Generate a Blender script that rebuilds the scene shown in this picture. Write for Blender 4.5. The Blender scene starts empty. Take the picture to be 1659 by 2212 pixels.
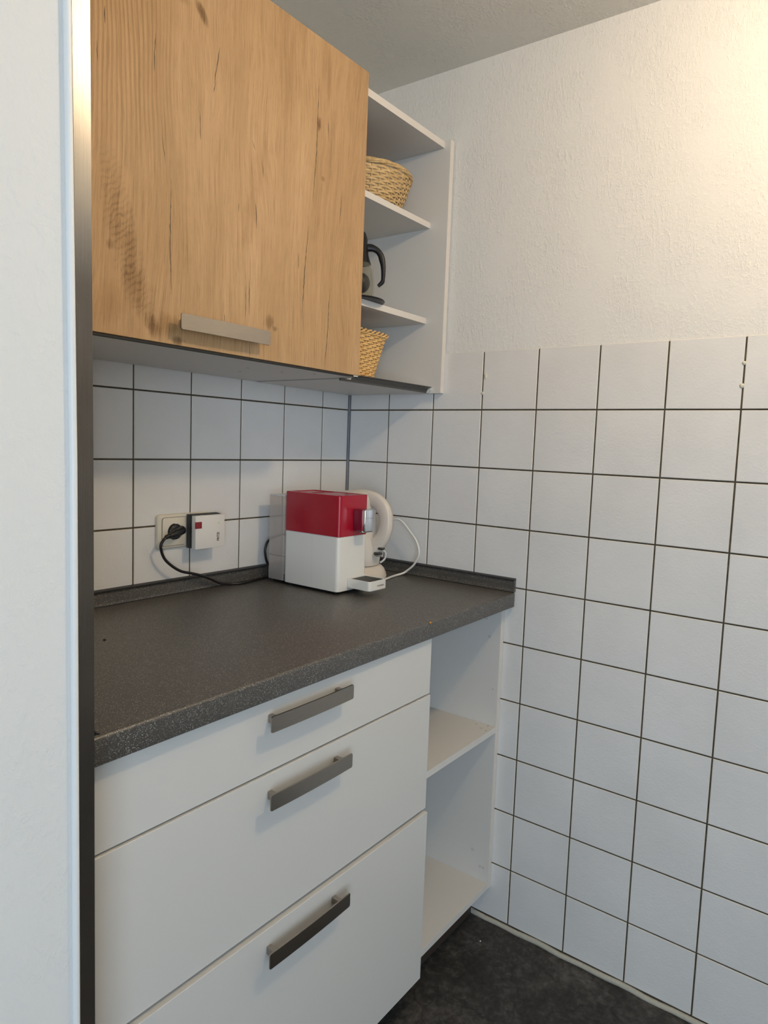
import bpy, bmesh, math, random
from mathutils import Vector, Matrix
random.seed(7)
PI = math.pi
scene = bpy.context.scene
COL = scene.collection

# ------------------------------------------------------------------ camera
F_PX, CX, CY, W, H = 1476.145, 828.912, 1093.027, 1659.0, 2212.0
cam_data = bpy.data.cameras.new('camera')
cam = bpy.data.objects.new('camera', cam_data)
COL.objects.link(cam)
right = Vector((0.60204687, -0.79470524, -0.07695)); fwd = Vector((0.79396183, 0.59746087, -0.08945802)).normalized()
right = Vector((0.60204687, -0.79470524, 0.03590562)); right = (right - fwd*right.dot(fwd)).normalized()
up = right.cross(fwd)
M = Matrix((right, up, -fwd)).transposed().to_4x4()
M.translation = Vector((-1.58560108, -1.33565961, 1.26728026))
cam.matrix_world = M
cam_data.sensor_fit = 'VERTICAL'
cam_data.sensor_height = 24.0
cam_data.lens = F_PX * 24.0 / H
cam_data.shift_x = (W/2 - CX) / H
cam_data.shift_y = (CY - H/2) / H
cam_data.clip_start = 0.02
scene.camera = cam

# ------------------------------------------------------------------ world, lamps, exposure
scene.view_settings.view_transform = 'Standard'
scene.view_settings.look = 'None'
scene.view_settings.gamma = 1.0
scene.view_settings.use_curve_mapping = False
scene.view_settings.exposure = 0.0
world = bpy.data.worlds.new('world'); scene.world = world
world.use_nodes = True
wb = world.node_tree.nodes['Background']
wb.inputs[0].default_value = (0.88, 0.93, 1.0, 1); wb.inputs[1].default_value = 0.36

LAMP = Vector((-0.56, -1.40, 2.205))
def area(name, loc, target, size, power, color, size_y=None, shape='SQUARE'):
    l = bpy.data.lights.new(name, 'AREA'); l.energy = power; l.color = color
    l.shape = shape; l.size = size
    if size_y: l.size_y = size_y
    o = bpy.data.objects.new(name, l); COL.objects.link(o)
    o.location = loc
    o.rotation_euler = (Vector(target) - Vector(loc)).to_track_quat('-Z', 'Y').to_euler()
    return o
ll = bpy.data.lights.new('lamp_light', 'POINT'); ll.energy = 19.5; ll.color = (1.0, 0.76, 0.49); ll.shadow_soft_size = 0.05
llo = bpy.data.objects.new('lamp_light', ll); COL.objects.link(llo); llo.location = LAMP - Vector((0, 0, 0.062))
area('window_daylight', (-3.1, -3.0, 1.15), (-0.3, -0.5, 0.6), 1.3, 52.0, (0.68, 0.84, 1.0), size_y=1.5, shape='RECTANGLE')
fl = bpy.data.lights.new('phone_flash', 'POINT'); fl.energy = 1.7; fl.color = (1, 0.97, 0.92); fl.shadow_soft_size = 0.004
flo = bpy.data.objects.new('phone_flash', fl); COL.objects.link(flo)
flo.location = cam.location + right*(-0.012) + up*0.035

# ------------------------------------------------------------------ materials
def newmat(name):
    m = bpy.data.materials.new(name); m.use_nodes = True
    return m, m.node_tree.nodes, m.node_tree.links, m.node_tree.nodes['Principled BSDF']
def plain(name, col, rough=0.5, metal=0.0, spec=0.5, coat=0.0, bump=None, alpha=1.0, trans=0.0):
    m, N, L, b = newmat(name)
    b.inputs['Base Color'].default_value = (*col, 1)
    b.inputs['Roughness'].default_value = rough
    b.inputs['Metallic'].default_value = metal
    b.inputs['Specular IOR Level'].default_value = spec
    b.inputs['Coat Weight'].default_value = coat
    b.inputs['Alpha'].default_value = alpha
    b.inputs['Transmission Weight'].default_value = trans
    tc = N.new('ShaderNodeTexCoord'); n = N.new('ShaderNodeTexNoise')
    n.inputs['Scale'].default_value = bump[0] if bump else 300
    n.inputs['Detail'].default_value = 3
    L.new(tc.outputs['Object'], n.inputs['Vector'])
    bp = N.new('ShaderNodeBump'); bp.inputs['Strength'].default_value = bump[1] if bump else 0.03
    bp.inputs['Distance'].default_value = bump[2] if bump else 0.0003
    L.new(n.outputs['Fac'], bp.inputs['Height']); L.new(bp.outputs['Normal'], b.inputs['Normal'])
    return m
def ramp(N, stops, interp='LINEAR'):
    r = N.new('ShaderNodeValToRGB'); r.color_ramp.interpolation = interp
    e = r.color_ramp.elements
    while len(e) > 1: e.remove(e[-1])
    e[0].position = stops[0][0]; e[0].color = (*stops[0][1], 1)
    for p, c in stops[1:]:
        k = e.new(p); k.color = (*c, 1)
    return r
def g(v): return (v, v, v)
def mapping(N, L, scale, coord='Object', rot=(0, 0, 0)):
    tc = N.new('ShaderNodeTexCoord'); mp = N.new('ShaderNodeMapping')
    mp.inputs['Scale'].default_value = scale; mp.inputs['Rotation'].default_value = rot
    L.new(tc.outputs[coord], mp.inputs['Vector'])
    return mp
def noise(N, L, vec, scale, detail=3, rough=0.5, dist=0.0):
    n = N.new('ShaderNodeTexNoise'); n.inputs['Scale'].default_value = scale
    n.inputs['Detail'].default_value = detail; n.inputs['Roughness'].default_value = rough
    n.inputs['Distortion'].default_value = dist
    L.new(vec, n.inputs['Vector']); return n
def mixc(N, L, fac, a, b, mode='MIX'):
    m = N.new('ShaderNodeMix'); m.data_type = 'RGBA'; m.blend_type = mode
    for sock, v in ((m.inputs[0], fac), (m.inputs[6], a), (m.inputs[7], b)):
        if isinstance(v, (int, float)): sock.default_value = v
        elif isinstance(v, tuple): sock.default_value = (*v, 1)
        else: L.new(v, sock)
    return m.outputs[2]
def math_(N, L, op, a, b=None, clamp=False):
    m = N.new('ShaderNodeMath'); m.operation = op; m.use_clamp = clamp
    for i, v in enumerate((a, b)):
        if v is None: continue
        if isinstance(v, (int, float)): m.inputs[i].default_value = v
        else: L.new(v, m.inputs[i])
    return m.outputs[0]

def woodchip(name, col, strength=0.55, scale=95, dist=0.0022):
    m, N, L, b = newmat(name)
    b.inputs['Base Color'].default_value = (*col, 1); b.inputs['Roughness'].default_value = 0.85
    b.inputs['Specular IOR Level'].default_value = 0.25
    mp = mapping(N, L, (1, 1, 1))
    mp2 = mapping(N, L, (1.9, 1.9, 0.8), rot=(0.5, 0.5, 0.2))
    n1 = noise(N, L, mp.outputs[0], scale, 4, 0.62, 0.25)
    n2 = noise(N, L, mp2.outputs[0], scale*0.7, 4, 0.6, 0.3)
    r1 = ramp(N, [(0.0, g(0)), (0.50, g(0)), (0.64, g(0.8)), (0.75, g(1))]); L.new(n1.outputs['Fac'], r1.inputs[0])
    r2 = ramp(N, [(0.0, g(0)), (0.52, g(0.0)), (0.66, g(0.8)), (0.78, g(1))]); L.new(n2.outputs['Fac'], r2.inputs[0])
    n3 = noise(N, L, mp.outputs[0], 9, 2)
    r3 = ramp(N, [(0.35, g(0.25)), (0.62, g(1))]); L.new(n3.outputs['Fac'], r3.inputs[0])
    n4 = noise(N, L, mp.outputs[0], 420, 3)
    s = math_(N, L, 'ADD', r1.outputs[0], r2.outputs[0])
    s = math_(N, L, 'MULTIPLY', s, r3.outputs[0])
    s = math_(N, L, 'ADD', s, math_(N, L, 'MULTIPLY', n4.outputs['Fac'], 0.35))
    bp = N.new('ShaderNodeBump'); bp.inputs['Strength'].default_value = strength; bp.inputs['Distance'].default_value = dist
    L.new(s, bp.inputs['Height']); L.new(bp.outputs['Normal'], b.inputs['Normal'])
    return m
M_WALL = woodchip('woodchip_wall', (0.76, 0.75, 0.72), 0.36, 135)
M_STUB = woodchip('woodchip_wall_end', (0.74, 0.74, 0.72), 0.22, 70)
M_CEIL = woodchip('woodchip_ceiling', (0.74, 0.73, 0.69), 0.5, 120, 0.0020)

def tile_mat():
    m, N, L, b = newmat('glazed_tile')
    mp = mapping(N, L, (1, 1, 1))
    n = noise(N, L, mp.outputs[0], 7, 3)
    r = ramp(N, [(0.3, (0.70, 0.695, 0.68)), (0.7, (0.75, 0.745, 0.73))]); L.new(n.outputs['Fac'], r.inputs[0])
    L.new(r.outputs[0], b.inputs['Base Color'])
    b.inputs['Roughness'].default_value = 0.30
    b.inputs['Specular IOR Level'].default_value = 0.42
    b.inputs['Coat Weight'].default_value = 0.35; b.inputs['Coat Roughness'].default_value = 0.05
    n1 = noise(N, L, mp.outputs[0], 210, 2, 0.5); n2 = noise(N, L, mp.outputs[0], 45, 2)
    h = math_(N, L, 'ADD', n1.outputs['Fac'], math_(N, L, 'MULTIPLY', n2.outputs['Fac'], 1.5))
    bp = N.new('ShaderNodeBump'); bp.inputs['Strength'].default_value = 0.30; bp.inputs['Distance'].default_value = 0.0011
    L.new(h, bp.inputs['Height']); L.new(bp.outputs['Normal'], b.inputs['Normal']); L.new(bp.outputs['Normal'], b.inputs['Coat Normal'])
    return m
M_TILE = tile_mat()
M_TILEDGE = plain('tile_edge', (0.74, 0.70, 0.62), 0.35)
def grout_mat():
    m, N, L, b = newmat('grout')
    mp = mapping(N, L, (1, 1, 1)); n = noise(N, L, mp.outputs[0], 60, 4)
    r = ramp(N, [(0.3, (0.045, 0.038, 0.028)), (0.7, (0.085, 0.072, 0.052))]); L.new(n.outputs['Fac'], r.inputs[0])
    L.new(r.outputs[0], b.inputs['Base Color']); b.inputs['Roughness'].default_value = 0.9
    return m
M_GROUT = grout_mat()
M_SIL = plain('grey_silicone', (0.19, 0.20, 0.23), 0.5, bump=(300, 0.4, 0.001))
M_BEAD = plain('sealant_bead', (0.42, 0.41, 0.35), 0.7, bump=(150, 0.6, 0.003))
M_CAULK = plain('white_caulk', (0.78, 0.80, 0.80), 0.45, bump=(60, 0.3, 0.002))
M_LAM = plain('white_laminate', (0.66, 0.645, 0.615), 0.42, spec=0.4, bump=(900, 0.10, 0.0003))
M_LAME = plain('laminate_edge', (0.70, 0.66, 0.61), 0.5, spec=0.35)
M_FRONT = plain('drawer_front_laminate', (0.63, 0.625, 0.60), 0.38, spec=0.45, bump=(900, 0.12, 0.0003))
M_BACKP = plain('back_panel', (0.62, 0.61, 0.59), 0.6)
M_DARKGRIP = plain('anodised_grip', (0.10, 0.095, 0.085), 0.35, metal=0.6)
M_BLACKGAP = plain('dark_gap', (0.02, 0.018, 0.016), 0.7)
M_PLINTH = plain('plinth', (0.055, 0.04, 0.03), 0.5)
M_BLACK = plain('black_plastic', (0.009, 0.009, 0.010), 0.38, spec=0.3)
M_BLACKR = plain('black_rubber', (0.010, 0.010, 0.011), 0.38)
M_GREY = plain('dark_grey_plastic', (0.035, 0.04, 0.042), 0.5)
M_RED = plain('red_plastic', (0.36, 0.006, 0.022), 0.26, spec=0.45, bump=(700, 0.08, 0.0003))
M_REDD = plain('dark_red_plastic', (0.20, 0.01, 0.03), 0.15)
M_WPL = plain('white_plastic', (0.76, 0.75, 0.71), 0.28, bump=(800, 0.06, 0.0003))
M_CREAM = plain('cream_plastic', (0.70, 0.64, 0.56), 0.33)
M_KWIN = plain('kettle_shell', (0.66, 0.62, 0.56), 0.35)
M_SOCKET = plain('socket_cream', (0.69, 0.64, 0.53), 0.35)
M_CHROME = plain('chrome', (0.78, 0.80, 0.83), 0.12, metal=1.0)
M_LED = plain('green_led', (0.30, 0.75, 0.20), 0.4)
M_SHELL = plain('repeater_shell', (0.74, 0.72, 0.68), 0.4)
M_SHELL2 = plain('repeater_side', (0.60, 0.61, 0.62), 0.4)
M_MARK = plain('red_mark', (0.22, 0.012, 0.02), 0.5)
M_INK = plain('black_ink', (0.01, 0.01, 0.01), 0.6)
M_INKG = plain('grey_ink', (0.18, 0.16, 0.14), 0.6)
M_ORANGE = plain('orange_crumb', (0.55, 0.22, 0.03), 0.7)
M_PAPER = plain('white_scrap', (0.85, 0.85, 0.85), 0.7)
M_DKCR = plain('dark_crumb', (0.02, 0.018, 0.015), 0.8)
M_PLASTER = plain('plaster_blob', (0.66, 0.63, 0.52), 0.7, bump=(400, 0.5, 0.001))

def steel(name, col, rough, sx, sz, rvar=0.12):
    m, N, L, b = newmat(name)
    b.inputs['Metallic'].default_value = 1.0
    mp = mapping(N, L, (sx, sx, sz)); n = noise(N, L, mp.outputs[0], 1.0, 3)
    mp2 = mapping(N, L, (9, 9, 9)); n2 = noise(N, L, mp2.outputs[0], 1.0, 3)
    r = ramp(N, [(0.3, tuple(c*0.88 for c in col)), (0.7, col)]); L.new(n.outputs['Fac'], r.inputs[0])
    L.new(r.outputs[0], b.inputs['Base Color'])
    rr = math_(N, L, 'ADD', math_(N, L, 'MULTIPLY', n2.outputs['Fac'], rvar), rough - rvar/2)
    L.new(rr, b.inputs['Roughness'])
    bp = N.new('ShaderNodeBump'); bp.inputs['Strength'].default_value = 0.12; bp.inputs['Distance'].default_value = 0.0003
    L.new(n.outputs['Fac'], bp.inputs['Height']); L.new(bp.outputs['Normal'], b.inputs['Normal'])
    return m
M_HANDLE = steel('brushed_steel_handle', (0.38, 0.34, 0.295), 0.33, 60, 2500)
M_POST = steel('brushed_steel_post', (0.56, 0.53, 0.49), 0.23, 1500, 12, 0.12)

def counter_mat():
    m, N, L, b = newmat('speckled_worktop')
    mp = mapping(N, L, (1, 1, 1))
    n = noise(N, L, mp.outputs[0], 1100, 3, 0.8)
    base = ramp(N, [(0.34, (0.013, 0.0125, 0.012)), (0.5, (0.046, 0.043, 0.038)), (0.66, (0.17, 0.158, 0.14))])
    L.new(n.outputs['Fac'], base.inputs[0])
    v = N.new('ShaderNodeTexVoronoi'); v.inputs['Scale'].default_value = 740; L.new(mp.outputs[0], v.inputs['Vector'])
    sep = N.new('ShaderNodeSeparateColor'); L.new(v.outputs['Color'], sep.inputs[0])
    sel = ramp(N, [(0.0, g(0)), (0.66, g(0)), (0.84, g(1)), (1, g(1))]); L.new(sep.outputs[0], sel.inputs[0])
    siz = ramp(N, [(0.0, g(1)), (0.30, g(1)), (0.50, g(0))]); L.new(v.outputs['Distance'], siz.inputs[0])
    spk = math_(N, L, 'MULTIPLY', sel.outputs[0], siz.outputs[0])
    spk = math_(N, L, 'MULTIPLY', spk, math_(N, L, 'ADD', math_(N, L, 'MULTIPLY', sep.outputs[1], 0.75), 0.25))
    c = mixc(N, L, spk, base.outputs[0], (0.55, 0.53, 0.49))
    L.new(c, b.inputs['Base Color'])
    b.inputs['Roughness'].default_value = 0.40; b.inputs['Specular IOR Level'].default_value = 0.85
    bn = noise(N, L, mp.outputs[0], 700, 2)
    bp = N.new('ShaderNodeBump'); bp.inputs['Strength'].default_value = 0.35; bp.inputs['Distance'].default_value = 0.0006
    L.new(bn.outputs['Fac'], bp.inputs['Height']); L.new(bp.outputs['Normal'], b.inputs['Normal'])
    return m
M_COUNTER = counter_mat()

def floor_mat():
    m, N, L, b = newmat('slate_vinyl')
    mp = mapping(N, L, (1, 1, 1))
    n = noise(N, L, mp.outputs[0], 7, 6, 0.62, 0.8); n2 = noise(N, L, mp.outputs[0], 60, 5, 0.7, 0.5)
    s = math_(N, L, 'ADD', math_(N, L, 'MULTIPLY', n.outputs['Fac'], 0.55), math_(N, L, 'MULTIPLY', n2.outputs['Fac'], 0.45))
    r = ramp(N, [(0.36, (0.014, 0.0135, 0.0125)), (0.50, (0.036, 0.034, 0.032)), (0.64, (0.095, 0.09, 0.083))]); L.new(s, r.inputs[0])
    v = N.new('ShaderNodeTexVoronoi'); v.feature = 'DISTANCE_TO_EDGE'; v.inputs['Scale'].default_value = 6
    wn = noise(N, L, mp.outputs[0], 14, 4); 
    add = N.new('ShaderNodeVectorMath'); add.operation = 'MULTIPLY_ADD'
    L.new(wn.outputs['Color'], add.inputs[0]); add.inputs[1].default_value = (0.16, 0.16, 0.16); L.new(mp.outputs[0], add.inputs[2])
    L.new(add.outputs[0], v.inputs['Vector'])
    cr = ramp(N, [(0.0, g(1)), (0.016, g(0.6)), (0.045, g(0))]); L.new(v.outputs['Distance'], cr.inputs[0])
    f = math_(N, L, 'MULTIPLY', cr.outputs[0], math_(N, L, 'MULTIPLY', n.outputs['Fac'], 0.9))
    c = mixc(N, L, f, r.outputs[0], (0.010, 0.010, 0.010)); L.new(c, b.inputs['Base Color'])
    b.inputs['Roughness'].default_value = 0.52; b.inputs['Specular IOR Level'].default_value = 0.3
    bp = N.new('ShaderNodeBump'); bp.inputs['Strength'].default_value = 0.35; bp.inputs['Distance'].default_value = 0.002
    L.new(s, bp.inputs['Height']); L.new(bp.outputs['Normal'], b.inputs['Normal'])
    return m
M_FLOOR = floor_mat()

def wood_mat():
    m, N, L, b = newmat('oak_decor')
    tc = N.new('ShaderNodeTexCoord')
    # gentle sideways drift of the grain
    mw = mapping(N, L, (5.0, 1, 1.6)); w = noise(N, L, mw.outputs[0], 1.0, 2, 0.5)
    sp = N.new('ShaderNodeSeparateXYZ'); L.new(tc.outputs['Object'], sp.inputs[0])
    X, Z = sp.outputs[0], sp.outputs[2]
    xd = math_(N, L, 'ADD', X, math_(N, L, 'MULTIPLY', w.outputs['Fac'], 0.10))
    cb = N.new('ShaderNodeCombineXYZ'); L.new(xd, cb.inputs[0]); L.new(Z, cb.inputs[2])
    def gr(sx, sz, det, rough=0.6):
        mp = N.new('ShaderNodeMapping'); mp.inputs['Scale'].default_value = (sx, 1, sz)
        L.new(cb.outputs[0], mp.inputs['Vector']); return noise(N, L, mp.outputs[0], 1.0, det, rough)
    broad = gr(13, 1.6, 3); mid = gr(190, 4.0, 5, 0.72); fine = gr(1050, 16, 4, 0.75); pore = gr(1300, 70, 2)
    c0 = ramp(N, [(0.28, (0.39, 0.24, 0.115)), (0.5, (0.465, 0.295, 0.148)), (0.72, (0.53, 0.345, 0.185))]); L.new(broad.outputs['Fac'], c0.inputs[0])
    c1 = ramp(N, [(0.30, (0.62, 0.58, 0.52)), (0.44, (0.95, 0.94, 0.92)), (0.66, (1.06, 1.06, 1.06))]); L.new(mid.outputs['Fac'], c1.inputs[0])
    c2 = ramp(N, [(0.36, (0.50, 0.44, 0.36)), (0.49, (1, 1, 1)), (0.66, (1.16, 1.16, 1.16))]); L.new(fine.outputs['Fac'], c2.inputs[0])
    c = mixc(N, L, 0.8, c0.outputs[0], c1.outputs[0], 'MULTIPLY')
    c = mixc(N, L, 0.62, c, c2.outputs[0], 'MULTIPLY')
    # ribbed early-wood lines on the left upper area
    wv = N.new('ShaderNodeTexWave'); wv.wave_type = 'BANDS'; wv.bands_direction = 'X'
    wv.inputs['Scale'].default_value = 38; wv.inputs['Distortion'].default_value = 1.6; wv.inputs['Detail'].default_value = 2; wv.inputs['Detail Scale'].default_value = 0.4
    mpw = N.new('ShaderNodeMapping'); mpw.inputs['Scale'].default_value = (1, 1, 0.12); L.new(cb.outputs[0], mpw.inputs['Vector']); L.new(mpw.outputs[0], wv.inputs['Vector'])
    rl = ramp(N, [(0.0, (0.78, 0.74, 0.68)), (0.45, (1, 1, 1)), (1, (1.08, 1.08, 1.06))]); L.new(wv.outputs['Fac'], rl.inputs[0])
    def smooth(v, a, b_):
        mr = N.new('ShaderNodeMapRange'); mr.interpolation_type = 'SMOOTHSTEP'
        L.new(v, mr.inputs[0]); mr.inputs[1].default_value = a; mr.inputs[2].default_value = b_
        return mr.outputs[0]
    DX, DZ = DOOR_ORG
    mpb = mapping(N, L, (60, 1, 30)); blobn = noise(N, L, mpb.outputs[0], 1.0, 4, 0.65, 1.0)
    # feathered cross figure in the heart streak: fine curved lines across the grain
    wf = N.new('ShaderNodeTexWave'); wf.wave_type = 'BANDS'; wf.bands_direction = 'Z'
    wf.inputs['Scale'].default_value = 30; wf.inputs['Distortion'].default_value = 7; wf.inputs['Detail'].default_value = 3; wf.inputs['Detail Scale'].default_value = 1.5
    mpf = mapping(N, L, (1.6, 1, 1), rot=(0, 0.45, 0)); L.new(mpf.outputs[0], wf.inputs['Vector'])
    rf = ramp(N, [(0.0, (0.60, 0.55, 0.48)), (0.35, (0.92, 0.91, 0.88)), (0.8, (1.10, 1.09, 1.06))]); L.new(wf.outputs['Fac'], rf.inputs[0])
    FEATHER = rf.outputs[0]
    msk = math_(N, L, 'MULTIPLY', smooth(X, -0.86-DX, -0.93-DX), smooth(Z, 1.64-DZ, 1.78-DZ))
    c = mixc(N, L, math_(N, L, 'MULTIPLY', msk, 0.85), c, mixc(N, L, 1.0, c, rl.outputs[0], 'MULTIPLY'))
    # elongated blotches (dark heart streaks), placed by centre, half sizes, lean
    def blot(x0, z0, rx, rz, lean, col, amt, dist=0.5):
        dz = math_(N, L, 'SUBTRACT', Z, z0-DZ)
        dx = math_(N, L, 'SUBTRACT', math_(N, L, 'SUBTRACT', X, x0-DX), math_(N, L, 'MULTIPLY', dz, lean))
        jig = math_(N, L, 'ADD', math_(N, L, 'MULTIPLY', math_(N, L, 'SUBTRACT', mid.outputs['Fac'], 0.5), 5*dist), math_(N, L, 'MULTIPLY', math_(N, L, 'SUBTRACT', blobn.outputs['Fac'], 0.5), 4*dist))
        d = math_(N, L, 'ADD', math_(N, L, 'POWER', math_(N, L, 'DIVIDE', dx, rx), 2.0), math_(N, L, 'POWER', math_(N, L, 'DIVIDE', dz, rz), 2.0))
        d = math_(N, L, 'ADD', d, jig)
        f = N.new('ShaderNodeMapRange'); f.interpolation_type = 'SMOOTHSTEP'; L.new(d, f.inputs[0])
        f.inputs[1].default_value = 1.5; f.inputs[2].default_value = -0.2; f.inputs[3].default_value = 0; f.inputs[4].default_value = amt
        tgt = mixc(N, L, 1.0, c, col, 'MULTIPLY')
        if lean < -0.2 and rz > 0.03: tgt = mixc(N, L, 0.55, tgt, FEATHER, 'MULTIPLY')
        return mixc(N, L, f.outputs[0], c, tgt)
    for a in [(-0.978, 1.615, 0.026, 0.085, -0.26, (0.86, 0.82, 0.76), 0.7), (-0.965, 1.56, 0.026, 0.075, -0.28, (0.74, 0.70, 0.63), 0.75),
              (-0.946, 1.50, 0.027, 0.05, -0.42, (0.70, 0.64, 0.56), 0.8), (-0.99, 1.47, 0.03, 0.035, 0.2, (0.85, 0.8, 0.72), 0.7), (-0.90, 1.60, 0.05, 0.10, 0, (0.93, 0.90, 0.85), 0.7), (-0.915, 1.445, 0.014, 0.02, -0.3, (0.42, 0.35, 0.27), 0.95),
              (-0.70, 1.74, 0.020, 0.085, 0.25, (0.80, 0.76, 0.70), 0.55), (-0.715, 1.66, 0.022, 0.06, 0.2, (0.82, 0.78, 0.72), 0.5),
              (-0.825, 1.968, 0.010, 0.016, -0.6, (0.40, 0.34, 0.28), 0.9), (-0.87, 1.975, 0.02, 0.012, 0, (0.72, 0.67, 0.6), 0.8),
              (-0.66, 1.492, 0.012, 0.014, 0, (0.5, 0.42, 0.32), 0.8), (-0.645, 1.482, 0.007, 0.006, 0, (0.35, 0.28, 0.2), 0.9), (-0.868, 1.428, 0.010, 0.008, 0, (0.35, 0.3, 0.25), 0.9),
              (-0.89, 1.45, 0.03, 0.02, 0, (0.72, 0.64, 0.5), 0.7), (-0.536, 1.90, 0.006, 0.014, 0.1, (0.4, 0.32, 0.26), 0.9),
              (-0.50, 1.86, 0.012, 0.10, 0.1, (0.76, 0.72, 0.66), 0.7), (-0.51, 2.0, 0.008, 0.05, 0, (0.72, 0.66, 0.6), 0.7),
              (-0.99, 1.555, 0.008, 0.008, 0, (0.5, 0.42, 0.32), 0.7), (-0.62, 1.95, 0.018, 0.09, 0.05, (0.84, 0.8, 0.74), 0.6), (-0.52, 1.80, 0.006, 0.006, 0, (0.5, 0.4, 0.3), 0.7)]:
        c = blot(*a)
    L.new(c, b.inputs['Base Color'])
    b.inputs['Roughness'].default_value = 0.48; b.inputs['Specular IOR Level'].default_value = 0.35
    h = math_(N, L, 'ADD', fine.outputs['Fac'], math_(N, L, 'MULTIPLY', pore.outputs['Fac'], 0.6))
    bp = N.new('ShaderNodeBump'); bp.inputs['Strength'].default_value = 0.35; bp.inputs['Distance'].default_value = 0.0007
    L.new(h, bp.inputs['Height']); L.new(bp.outputs['Normal'], b.inputs['Normal'])
    return m
DOOR_ORG = (-0.785, 1.42)
M_WOOD = wood_mat()
M_CRACK = plain('oak_crack', (0.09, 0.06, 0.035), 0.7)

def wicker_mat(name, a, b_, scale):
    m, N, L, b = newmat(name)
    mp = mapping(N, L, (1, 1, 1)); n = noise(N, L, mp.outputs[0], scale, 4, 0.6)
    r = ramp(N, [(0.3, a), (0.7, b_)]); L.new(n.outputs['Fac'], r.inputs[0]); L.new(r.outputs[0], b.inputs['Base Color'])
    b.inputs['Roughness'].default_value = 0.5
    return m
M_WICK1 = wicker_mat('split_willow', (0.42, 0.27, 0.11), (0.66, 0.46, 0.22), 90)
M_WICK2 = wicker_mat('honey_willow', (0.62, 0.36, 0.12), (0.80, 0.53, 0.22), 90)

def clear(name, tint, opaque, col, rough):
    m, N, L, b = newmat(name)
    b.inputs['Base Color'].default_value = (*col, 1); b.inputs['Roughness'].default_value = rough
    t = N.new('ShaderNodeBsdfTransparent'); t.inputs[0].default_value = (*tint, 1)
    mx = N.new('ShaderNodeMixShader'); fr = N.new('ShaderNodeLayerWeight'); fr.inputs[0].default_value = 0.25
    f = math_(N, L, 'ADD', math_(N, L, 'MULTIPLY', fr.outputs['Facing'], 0.30), opaque, True)
    L.new(f, mx.inputs[0]); L.new(t.outputs[0], mx.inputs[1]); L.new(b.outputs[0], mx.inputs[2])
    L.new(mx.outputs[0], N['Material Output'].inputs[0])
    return m
M_TANK = clear('smoky_clear_plastic', (0.95, 0.92, 0.90), 0.34, (0.70, 0.64, 0.60), 0.3)
M_GLASS = clear('clear_glass', (0.93, 0.93, 0.90), 0.01, (0.6, 0.6, 0.57), 0.05)
M_GLASST = clear('thick_glass_edge', (0.90, 0.89, 0.85), 0.02, (0.5, 0.48, 0.42), 0.1)

# ------------------------------------------------------------------ mesh helpers
def BM(): return bmesh.new()
def box(bm, x0, x1, y0, y1, z0, z1, mi=0, bev=0.0, seg=1, rot=None):
    r = bmesh.ops.create_cube(bm, size=1.0)
    vs = r['verts']
    c = Vector(((x0+x1)/2, (y0+y1)/2, (z0+z1)/2)); s = Vector((abs(x1-x0), abs(y1-y0), abs(z1-z0)))
    for v in vs: v.co = Vector((v.co.x*s.x, v.co.y*s.y, v.co.z*s.z))
    faces = list({f for v in vs for f in v.link_faces})
    if bev > 0:
        es = list({e for v in vs for e in v.link_edges})
        rb = bmesh.ops.bevel(bm, geom=es, offset=bev, segments=seg, affect='EDGES', profile=0.5)
        faces = [f for f in faces if f.is_valid] + [f for f in rb['faces'] if f.is_valid]
        vs = list({v for f in faces for v in f.verts})
    for f in faces: f.material_index = mi
    if rot is not None:
        for v in vs: v.co = rot @ v.co
    for v in vs: v.co += c
    return vs
def prism(bm, pts, axis, a, b, mi=0):
    """extrude a closed 2-D outline along an axis; pts are the two other coordinates in xyz order"""
    def mk(p, t):
        return {'x': (t, p[0], p[1]), 'y': (p[0], t, p[1]), 'z': (p[0], p[1], t)}[axis]
    A = [bm.verts.new(mk(p, a)) for p in pts]; B = [bm.verts.new(mk(p, b)) for p in pts]
    n = len(pts); fs = []
    for i in range(n):
        fs.append(bm.faces.new((A[i], A[(i+1) % n], B[(i+1) % n], B[i])))
    fs.append(bm.faces.new(A[::-1])); fs.append(bm.faces.new(B))
    for f in fs: f.material_index = mi
    return A + B
def rrect(x0, x1, y0, y1, r, n=6):
    out = []
    for cx, cy, a0 in ((x1-r, y1-r, 0), (x0+r, y1-r, PI/2), (x0+r, y0+r, PI), (x1-r, y0+r, 1.5*PI)):
        for i in range(n+1):
            a = a0 + PI/2*i/n; out.append((cx+r*math.cos(a), cy+r*math.sin(a)))
    return out
def rbox(bm, x0, x1, y0, y1, z0, z1, r, mi=0, soft=0.0008):
    """box with rounded vertical edges and softened rims"""
    rings = []
    for z, k in ((z0, soft), (z0+soft, 0), (z1-soft, 0), (z1, soft)):
        rings.append([bm.verts.new((p[0], p[1], z)) for p in rrect(x0+k, x1-k, y0+k, y1-k, r)])
    for A, B in zip(rings, rings[1:]):
        for i in range(len(A)):
            bm.faces.new((A[i], A[(i+1) % len(A)], B[(i+1) % len(A)], B[i])).material_index = mi
    bm.faces.new(rings[0][::-1]).material_index = mi; bm.faces.new(rings[-1]).material_index = mi
def lathe(bm, prof, c, n=40, mi=0, cap0=True, cap1=True):
    rings = []
    for r, z in prof:
        rings.append([bm.verts.new((c[0]+r*math.cos(2*PI*i/n), c[1]+r*math.sin(2*PI*i/n), z)) for i in range(n)])
    for A, B in zip(rings, rings[1:]):
        for i in range(n): bm.faces.new((A[i], A[(i+1) % n], B[(i+1) % n], B[i])).material_index = mi
    if cap0: bm.faces.new(rings[0][::-1]).material_index = mi
    if cap1: bm.faces.new(rings[-1]).material_index = mi
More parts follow.
